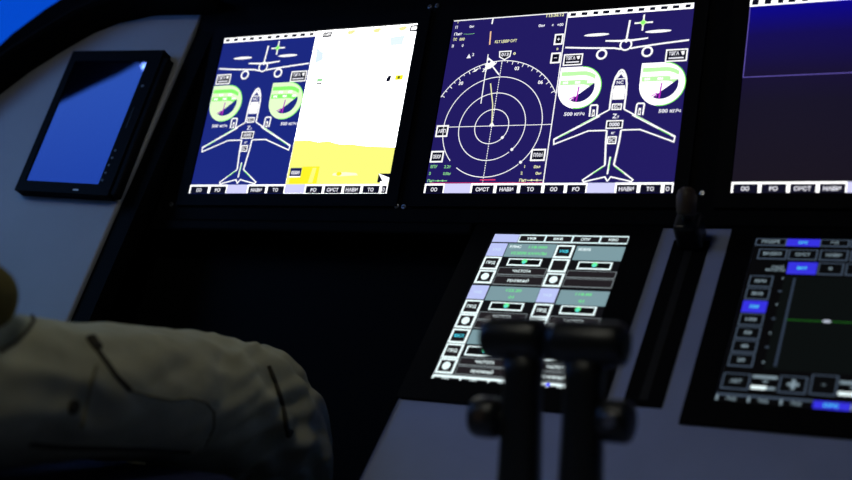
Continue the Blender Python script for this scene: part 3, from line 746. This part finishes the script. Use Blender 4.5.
# thrust levers
def thrust_lever(label, x, g0, g1, kx, kz, side):
    t = thing('thrust_lever', (x, -.40, zb+.002), label, 'lever', None)
    b = MB(); w = .0145
    prof = [(zb+.002, .017, .013), (zb+.05, .016, .012), (.575, .0145, .011), (.60, .014, .012), (.618, .015, .014)]
    rings = []
    for z, a, q in prof:
        rings.append([V3((x+sx*a*f, -.40+sy*q*g, z)) for sx, sy, f, g in ((-1, -1, .7, 1), (1, -1, .7, 1), (1, -1, 1, .6), (1, 1, 1, .6), (1, 1, .7, 1), (-1, 1, .7, 1), (-1, 1, 1, .6), (-1, -1, 1, .6))])
    b.loft(rings, M['lever']); b.build('stem', t, t)
    b = MB(); gz = .627; r = .0175
    xs = [g0, g0+.0012, g0+.004, g0+.009, (g0+g1)/2, g1-.009, g1-.004, g1-.0012, g1]; rs = [.010, .0135, .016, .0175, .0172, .0175, .016, .0135, .010]
    b.tube([(q, -.402, gz+.002) for q in xs], rs, M['lever'], 24); b.build('grip', t, t)
    b = MB(); b.cyl((kx, -.40, kz), (1, 0, 0), .0165, .026, M['lever'], 24, .006); b.build('side_knob', t, t)
    b = MB(); b.cyl((kx+side*.0, -.4165, kz+.002), (0, 1, 0), .0052, .003, M['metal' if side > 0 else 'brown'], 14, .001); b.build('push_button', t, t)
    b = MB(); b.tube([(kx, -.40, kz), (x, -.40, kz)], .0085, M['lever'], 14); b.build('knob_shaft', t, t)
thrust_lever('left black thrust lever with barrel grip and round knob on outer left side', .6680, .634, .6870, .6385, .566, -1)
thrust_lever('right black thrust lever with longer barrel grip and knob facing the dim map display', .7185, .690, .7525, .7450, .572, 1)

# ------------------------------------------------------------------ left side panel with tablet
low = -.60; SN = -.016
slope = (.1122-.0859)/(.1871+.2754)
outline = [(.1122+slope*(low-.1871), low), (.1122, .1871), (.039, .1863), (.0212, .185), (-.0312, .1766), (-.0714, .1598), (-.1153, .1286), (-.1661, .0901), (-.2064, .0496), (-.30, -.055), (-.40, -.18), (-.50, -.33), (-.50, low)]
sp = thing('side_panel', SIDE(-.2, low, SN), 'pale grey panel left of the displays with curved top edge, carrying a tablet', 'panel')
b = MB(SIDE); b.prism(outline, SN-.035, SN, M['side'], .003); b.build('panel_face', sp, sp)
b = MB(SIDE)
e0, e1 = outline[0], outline[1]
b.prism([(e0[0]+.001, e0[1]), (e1[0]+.001, e1[1]), (e1[0]+.03, e1[1]+.002), (e0[0]+.03, e0[1])], SN-.034, SN-.006, M['black']); b.build('edge_strip', sp, sp)

crv = [(.145, .1874), (.1122, .1871), (.075, .1872), (.039, .1863), (.0212, .185), (-.0312, .1766), (-.0714, .1598), (-.1153, .1286), (-.1661, .0901), (-.2064, .0496), (-.30, -.055), (-.40, -.18)]
b = MB(); rings = []
for i, (u, v) in enumerate(crv):
    p0, p1 = crv[max(i-1, 0)], crv[min(i+1, len(crv)-1)]
    t = V3((p1[0]-p0[0], p1[1]-p0[1], 0)).normalized(); o_ = V3((t.y, -t.x, 0))
    rings.append([SIDE(u+o_.x*a, v+o_.y*a, SN+n_) for a, n_ in ((.0005, -.02), (.0005, .045), (.004, .050), (.010, .050), (.014, .044), (.02, -.02))])
b.loft(rings, M['hood'], smooth=False); b.build('side_lip', gl, gl)
tb = thing('tablet', SIDE(0, -.1135, SN), 'switched off black tablet mirroring the blue sky on the pale side panel', 'tablet')
tw, th_ = .066, .0978
o = (-.0785, -.1135, .0890, .1150)
b = MB(SIDE); b.ring(o, (-tw, -th_, tw, th_), SN+.0005, .0015, M['bezel'], .002); b.build('bezel', tb, tb)
b = MB(SIDE); b.box(-tw-.001, tw+.001, -th_-.001, th_+.001, -.010, 0, M['tablet_glass']); b.build('screen', tb, tb)
b = MB(SIDE); b.box(o[2]-.002, o[2]+.010, o[1]+.002, o[3]-.010, SN+.0002, -.001, M['bezel'], .002); b.build('side_clamp', tb, tb)
for i in range(5):
    b = MB(SIDE); b.cyl(SIDE(.0730-.0005*i, -.046-.0115*i, .0018), SIDE.n, .0019, .0016, M['button'], 12, .0005); b.build('button', tb, tb)
b = MB(SIDE); b.box(.0745, .0770, -.012, .022, .0012, .0022, M['dark'], .0004); b.build('card_slot', tb, tb)
b = MB(SIDE); b.cyl(SIDE(.0762, .0555, .0018), SIDE.n, .0026, .0016, M['button'], 14, .0006); b.build('power_button', tb, tb)
b = Flat(SIDE); b.rect(.0265, -.1092, .0360, -.1068, M['silver'], .0017); b.build('maker_mark', tb, tb)

# ------------------------------------------------------------------ pilot
pl = thing('person', (.15, -.66, 0), 'seated person in khaki cargo trousers and mustard top, knee before the dark footwell', 'person')
def interp(tab, s):
    for (a, va), (c, vc) in zip(tab, tab[1:]):
        if s <= c:
            t = (s-a)/(c-a); t = t*t*(3-2*t)*.5+t*.5
            return [x+(y-x)*t for x, y in zip(va, vc)]
    return list(tab[-1][1])
def leg_mesh(mb, pts, rads, m, sgn, folds=True, seg=56, sub=9):
    """trouser leg lofted along a smooth path; pts centre points, rads (radius in the bending plane, sideways radius)"""
    P = []; R = []
    n = len(pts)
    for i in range(n-1):
        p0, p1, p2, p3 = (V3(pts[max(i-1, 0)]), V3(pts[i]), V3(pts[i+1]), V3(pts[min(i+2, n-1)]))
        for j in range(sub):
            t = j/sub
            P.append(.5*((2*p1)+(p2-p0)*t+(2*p0-5*p1+4*p2-p3)*t*t+(3*p1-p0-3*p2+p3)*t**3))
            a, c = rads[i], rads[i+1]
            R.append((a[0]+(c[0]-a[0])*t, a[1]+(c[1]-a[1])*t))
    P.append(V3(pts[-1])); R.append(rads[-1])
    rings = []; L = 0; N = len(P)
    side = V3((1, 0, 0))
    for i, p in enumerate(P):
        if i: L += (p-P[i-1]).length
        t = (P[min(i+1, N-1)]-P[max(i-1, 0)]).normalized()
        s_ = (side-t*side.dot(t)).normalized(); u = s_.cross(t)      # u: outer side of the bend (up on the thigh, forward on the calf)
        r = []
        for j in range(seg):
            a = 2*math.pi*j/seg
            d = 0
            if folds:
                kn = math.exp(-((L-.50)/.10)**2); th = math.exp(-((L-.30)/.22)**2)
                q1 = V3((L*15-a*1.0, a*1.1+L*5, 3.1*sgn)); q2 = V3((L*30+a*2.2*sgn, a*1.0-L*8, 7.7))
                rid = lambda q: (1-abs(noise.noise(q)*2))
                d = .0115*rid(q1)*(.5+.7*kn)+.0075*rid(q2)*(.4+1.0*kn)-.0105
                psi = (L+.13*a)/.052+1.6*noise.noise(V3((L*7, a*.9, 1.3)))
                w_ = math.exp(-((L-.47)/.13)**2)*max(0, math.sin(a*.93-.1))
                f_ = psi % 1.0
                d += .0190*w_*((f_/.7) if f_ < .7 else (1-f_)/.3)*(.55+.9*abs(noise.noise(V3((math.floor(psi)*3.7, a*1.4, 5)))))-.0065*w_
            ra, rb = R[i]
            ca, sa = math.cos(a), math.sin(a)
            q = abs(ca)**1.9+abs(sa)**1.9
            r.append(p+(u*(ra*ca)+s_*(rb*sa))*(q**(-1/1.9))+(u*ca+s_*sa)*d)
        rings.append(r)
    mb.loft(rings, m)
RLEG = [(.20, -.70, .566), (.235, -.60, .566), (.255, -.50, .563), (.266, -.40, .557), (.270, -.31, .547), (.272, -.247, .530), (.272, -.185, .489), (.271, -.187, .430), (.270, -.205, .36), (.268, -.205, .26), (.266, -.235, .16), (.265, -.245, .095)]
RRAD = [(.080, .085), (.072, .082), (.067, .078), (.067, .076), (.067, .074), (.074, .073), (.082, .072), (.085, .070), (.084, .068), (.076, .066), (.070, .063), (.066, .060)]
LLEG = [(.10, -.70, .566), (.065, -.60, .563), (.045, -.50, .552), (.035, -.40, .540), (.030, -.32, .524), (.028, -.25, .505), (.028, -.215, .46), (.029, -.225, .39), (.030, -.25, .31), (.032, -.27, .23), (.034, -.285, .15), (.035, -.29, .095)]
tm = MB(); leg_mesh(tm, RLEG, RRAD, M['khaki'], 1)
leg_mesh(tm, LLEG, RRAD, M['khaki'], -1)
tm.tube([(.15, -.66, .57), (.15, -.72, .58), (.15, -.80, .60), (.15, -.84, .66)], [(.07, .12), (.085, .155), (.10, .165), (.105, .16)], M['khaki'], 32)
trousers = tm.build('trousers', pl, pl, smooth=True)
ss = trousers.modifiers.new('smooth', 'SUBSURF'); ss.levels = 1; ss.render_levels = 1
tag(trousers, 'khaki cargo trousers with dark seams')
# seams, button, pocket flap and a painted shade line on the visible leg: traced over the real surface
from mathutils.bvhtree import BVHTree
bmt = bmesh.new(); bmt.from_mesh(trousers.data); bmt.transform(Matrix.Translation(pl.location)); BV = BVHTree.FromBMesh(bmt)
Rm = cam.rotation_euler.to_matrix()
def on_leg(px, py):
    d = (Rm @ V3(((px-426)/FPX, -(py-240)/FPX, -1))).normalized()
    h = BV.ray_cast(CAM, d)
    return (h[0], h[1]) if h[0] is not None else None
def seam_and_shade(pts, r, nm, m):
    Q = []
    for (a, c) in zip(pts, pts[1:]):
        for j in range(6):
            q = on_leg(a[0]+(c[0]-a[0])*j/6, a[1]+(c[1]-a[1])*j/6)
            if q: Q.append(q[0]+q[1]*r*.25)
    q = on_leg(*pts[-1])
    if q: Q.append(q[0]+q[1]*r*.25)
    mb = MB(); mb.tube(Q, r, m, 8); return mb.build(nm, trousers, pl, smooth=True)
seam_and_shade([(88, 337), (95, 348), (106, 362), (116, 376), (130, 390)], .0022, 'pocket_seam', M['seam_and_shade'])
seam_and_shade([(90, 338), (93, 343), (97, 349)], .0048, 'pocket_tab', M['seam_and_shade'])
seam_and_shade([(96, 366), (91, 385), (86, 408), (82, 428)], .0016, 'pocket_seam', M['fade'])
seam_and_shade([(130, 390), (150, 396), (172, 400), (190, 398), (206, 402)], .0013, 'pocket_seam', M['fade'])
seam_and_shade([(206, 402), (214, 412), (214, 428), (205, 446)], .0013, 'pocket_seam', M['fade'])
seam_and_shade([(30, 444), (60, 447), (100, 448), (150, 449), (190, 452)], .0022, 'thigh_shade', M['seam_and_shade'])  # dark line laid in for the shadow low on the thigh
seam_and_shade([(268, 366), (274, 380), (280, 397), (284, 414), (288, 432)], .0026, 'knee_strap', M['seam_and_shade'])
seam_and_shade([(0, 352), (16, 342), (28, 330), (34, 320), (32, 316)], .0016, 'pocket_seam', M['seam_and_shade'])
for (x, y) in ((73, 407), (289, 433)):
    q = on_leg(x, y)
    if q: mb = MB(); mb.cyl(q[0]+q[1]*.001, q[1], .0062 if x < 100 else .0048, .004, M['seam_and_shade'], 16, .001); mb.build('button', trousers, pl)
bmt.free()

# jacket: torso and sleeves
jm = MB()
jm.tube([(.15, -.83, .60), (.15, -.84, .70), (.15, -.86, .82), (.15, -.88, .94), (.15, -.89, 1.03), (.15, -.88, 1.09), (.15, -.87, 1.12)],
        [(.125, .175), (.135, .18), (.135, .185), (.13, .20), (.105, .19), (.075, .11), (.06, .065)], M['jacket'], 36, ref=(0, 1, 0))
RARM = [(.315, -.90, 1.03), (.350, -.915, .96), (.368, -.93, .85), (.365, -.92, .76), (.350, -.87, .715), (.318, -.77, .685), (.288, -.68, .655), (.266, -.592, .648)]
LARM = [(-.015, -.90, 1.03), (-.050, -.915, .96), (-.068, -.93, .85), (-.065, -.92, .76), (-.05, -.87, .715), (-.02, -.78, .685), (.005, -.70, .668), (.02, -.645, .660)]
for A, t_ in ((RARM, [(.260, -.560, .643), (.257, -.548, .638)]), (LARM, [(.035, -.605, .652), (.04, -.59, .650)])):
    jm.tube([(.15+(A[0][0]-.15)*.45, -.885, 1.055)]+A[:-1]+[tuple(V3(A[-1])-V3((0, 0, .006)))]+t_, [.058, .068, .064, .054, .049, .047, .044, .040, .036, .029, .012], M['jacket'], 24)
jk = jm.build('sweater', pl, pl, smooth=True)
ss = jk.modifiers.new('smooth', 'SUBSURF'); ss.levels = 1; ss.render_levels = 1
tag(jk, 'mustard coloured sweater')
# body: one voxel-joined surface (head with face, neck, trunk, arms with hands, legs, feet)
bd = MB(); SK = M['skin']
bd.tube([(.15, -.74, .60), (.15, -.79, .66), (.15, -.82, .80), (.15, -.84, .95), (.15, -.85, 1.05), (.15, -.85, 1.10)], [(.08, .12), (.085, .135), (.09, .13), (.095, .15), (.07, .13), (.05, .06)], SK, 28, ref=(0, 1, 0))
bd.tube([(.15, -.85, 1.06), (.15, -.84, 1.15), (.15, -.83, 1.20)], [.058, .053, .055], SK, 20)
bd.ball((.15, -.822, 1.27), .105, SK, 28, (.74, .92, 1.12)); bd.ball((.15, -.775, 1.215), .058, SK, 20, (.9, .95, 1))
bd.tube([(.15, -.722, 1.285), (.15, -.708, 1.255), (.15, -.712, 1.243)], [.007, .013, .010], SK, 12)
bd.tube([(.128, -.722, 1.208), (.15, -.714, 1.209), (.172, -.722, 1.208)], [.004, .007, .004], SK, 10)
for sx in (-1, 1): bd.ball((.15+sx*.078, -.83, 1.262), .03, SK, 14, (.35, .6, 1))
for A in (RARM, LARM): bd.tube(A, [.045, .043, .040, .036, .034, .031, .027, .022], SK, 18)
for sx, wr, fd in ((1, V3((.242, -.612, .648)), V3((-.96, .22, -.02))), (-1, V3((.02, -.645, .662)), V3((.45, .88, -.04)))):
    f = fd.normalized(); up = V3((0, 0, 1)); up = (up-f*up.dot(f)).normalized(); s_ = f.cross(up)
    bd.tube([wr-f*.02, wr+f*.03, wr+f*.07, wr+f*.095], [(.02, .025), (.017, .036), (.016, .042), (.012, .040)], SK, 20, ref=tuple(up))
    for j, l in enumerate((.070, .080, .074, .058)):
        st = wr+f*.088+s_*((j-1.5)*.021)
        bd.tube([st, st+f*l*.45+up*.004, st+f*l*.8-up*.010, st+f*l*.95-up*.022], [.0095, .009, .008, .0062], SK, 12)
    st = wr+f*.03-s_*.034*sx
    bd.tube([st, st+f*.03-s_*.022*sx, st+f*.055-s_*.026*sx-up*.008], [.013, .011, .008], SK, 12)
for Lg, rr in ((RLEG, 1), (LLEG, 1)): bd.tube(Lg, [.07, .065, .06, .055, .053, .052, .052, .05, .05, .047, .042, .040], SK, 20)
for Lg in (RLEG, LLEG):
    a = V3(Lg[-1]); bd.tube([a+V3((0, -.03, .0)), a+V3((0, 0, -.03)), a+V3((0, .07, -.055)), a+V3((0, .14, -.065))], [.03, .042, (.025, .04), (.016, .035)], SK, 18)
body = bd.build('body', pl, pl)
rm = body.modifiers.new('join', 'REMESH'); rm.mode = 'VOXEL'; rm.voxel_size = .005; rm.use_smooth_shade = True
h = MB(); h.ball((.15, -.838, 1.292), .108, M['hair'], 26, (.78, .92, 1.02)); hair = h.build('hair', pl, pl, smooth=True)
for sx in (-1, 1):
    e = MB(); e.ball((.15+sx*.032, -.736, 1.272), .0115, M['eye'], 14); e.ball((.15+sx*.032, -.7275, 1.272), .0052, M['iris'], 10); e.build('eye', pl, pl, smooth=True)
for Lg in (RLEG, LLEG):
    a = V3(Lg[-1]); e = MB(); x, y = a.x, a.y
    rings = []
    for yy, w, hh in ((-.075, .024, .05), (-.06, .036, .085), (-.02, .041, .088), (.04, .042, .075), (.10, .047, .058), (.16, .044, .046), (.20, .03, .036), (.212, .012, .022)):
        rings.append([V3((x+w*math.copysign(abs(math.cos(t))**.7, math.cos(t)), y+yy, .002+hh*(.5+.5*math.copysign(abs(math.sin(t))**.6, math.sin(t))))) for t in [2*math.pi*j/20 for j in range(20)]])
    e.loft(rings, M['shoe']); e.build('shoe', pl, pl, smooth=True)

# seat
st = thing('pilot_seat', (.15, -.68, 0), 'dark navy pilot seat under the seated person in khaki trousers', 'seat')
b = MB(); b.box(-.09, .39, -.98, -.345, .400, .488, M['seat'], .03, 4); b.build('cushion', st, st, smooth=False)
BK = Frame((.15, -1.035, .44), (1, 0, 0), (0, -.15, 1))
b = MB(BK); b.box(-.24, .24, 0, .70, -.05, .05, M['seat'], .035, 4); b.build('backrest', st, st)
b = MB(BK); b.box(-.13, .13, .72, .92, -.04, .04, M['seat'], .03, 4)
b.tube([BK(-.07, .69, 0), BK(-.07, .76, 0)], .008, M['metal']); b.tube([BK(.07, .69, 0), BK(.07, .76, 0)], .008, M['metal']); b.build('headrest', st, st)
b = MB(); b.box(-.04, .34, -.90, -.46, .30, .406, M['dark'], .01); b.box(.05, .25, -.80, -.55, .02, .31, M['dark'], .01); b.box(-.05, .35, -.92, -.44, 0, .03, M['dark'], .006); b.build('seat_base', st, st)

# ------------------------------------------------------------------ lamps
def reflect_at(px, py):
    d = (Rm @ V3(((px-426)/FPX, -(py-240)/FPX, -1))).normalized()
    t = (SIDE.o-CAM).dot(TN)/d.dot(TN); p = CAM+d*t
    return p, d-2*d.dot(TN)*TN
p, r = reflect_at(145, 66.5)
t = (X0+.07-p.x)/r.x; q = p+r*t
ml = thing('map_light', (q.x, q.y, ZT), 'small map light on a thin stalk beside the left side window', 'lamp')
b = MB(); b.tube([(q.x, q.y, ZT), (q.x, q.y, q.z+.022)], .005, M['dark'], 10); b.build('stalk', ml, ml)
b = MB(); b.tube([(q.x, q.y, q.z+.024), (q.x, q.y, q.z+.012), (q.x, q.y, q.z+.004)], [.007, .014, .015], M['dark'], 16); b.build('shade', ml, ml)
b = MB(); b.ball((q.x, q.y, q.z-.001), .0055, lamp_mat('map_lamp', (.75, .85, 1), 60), 16); b.build('bulb', ml, ml)

def dome(label, x, y, power, col, size):  # unseen ceiling lamp, added as fill for the leg
    d = thing('fill_light', (x, y, ZT), label, 'lamp')
    b = MB(); b.cyl((x, y, ZT-.008), (0, 0, 1), size*.5+.02, .016, M['dark'], 32, .004); b.build('housing', d, d)
    b = MB(); b.cyl((x, y, ZT-.018), (0, 0, 1), size*.5, .006, lamp_mat('fill_diffuser', col, power/(math.pi*math.pi*size*size/4)), 32, .002); b.build('diffuser', d, d)
dome('added round fill light on the ceiling above the seated person', .45, -1.15, 2.3, (1, .98, .84), .26)

# ------------------------------------------------------------------ sky outside
w = bpy.data.worlds.new('sky'); SC.world = w; w.use_nodes = True
nt = w.node_tree; bg = nt.nodes['Background']
tc = nt.nodes.new('ShaderNodeTexCoord')
vm = nt.nodes.new('ShaderNodeVectorMath'); vm.operation = 'DOT_PRODUCT'; vm.inputs[1].default_value = V3((0, -.8, .6))
nt.links.new(tc.outputs['Generated'], vm.inputs[0])
mr = nt.nodes.new('ShaderNodeMapRange'); mr.inputs['From Min'].default_value = .0; mr.inputs['From Max'].default_value = .72
mr.interpolation_type = 'SMOOTHSTEP'
nt.links.new(vm.outputs['Value'], mr.inputs['Value'])
mx = nt.nodes.new('ShaderNodeMix'); mx.data_type = 'RGBA'
mx.inputs[6].default_value = lin((5, 78, 216))+(1,)
mx.inputs[7].default_value = (.50, 1.2, 3.5, 1)
nt.links.new(mr.outputs['Result'], mx.inputs[0]); sx = nt.nodes.new('ShaderNodeSeparateXYZ'); nt.links.new(tc.outputs['Generated'], sx.inputs[0])   # paler, brighter high sky
mz = nt.nodes.new('ShaderNodeMapRange'); mz.interpolation_type = 'SMOOTHSTEP'
mz.inputs["From Min"].default_value = .45; mz.inputs['From Max'].default_value = .75
nt.links.new(sx.outputs['Z'], mz.inputs['Value'])
hi = nt.nodes.new('ShaderNodeMix'); hi.data_type = 'RGBA'; hi.blend_type = 'ADD'
nt.links.new(mz.outputs['Result'], hi.inputs[0]); nt.links.new(mx.outputs[2], hi.inputs[6]); hi.inputs[7].default_value = (1.0, 1.8, 1.7, 1)
nt.links.new(hi.outputs[2], bg.inputs['Color'])
bg.inputs['Strength'].default_value = 1

SC.view_settings.view_transform = 'Standard'; SC.view_settings.look = 'None'
SC.view_settings.exposure = 0; SC.view_settings.gamma = 1
SC.view_settings.use_curve_mapping = False
try:
    SC.cycles.use_denoising = True
except Exception: pass
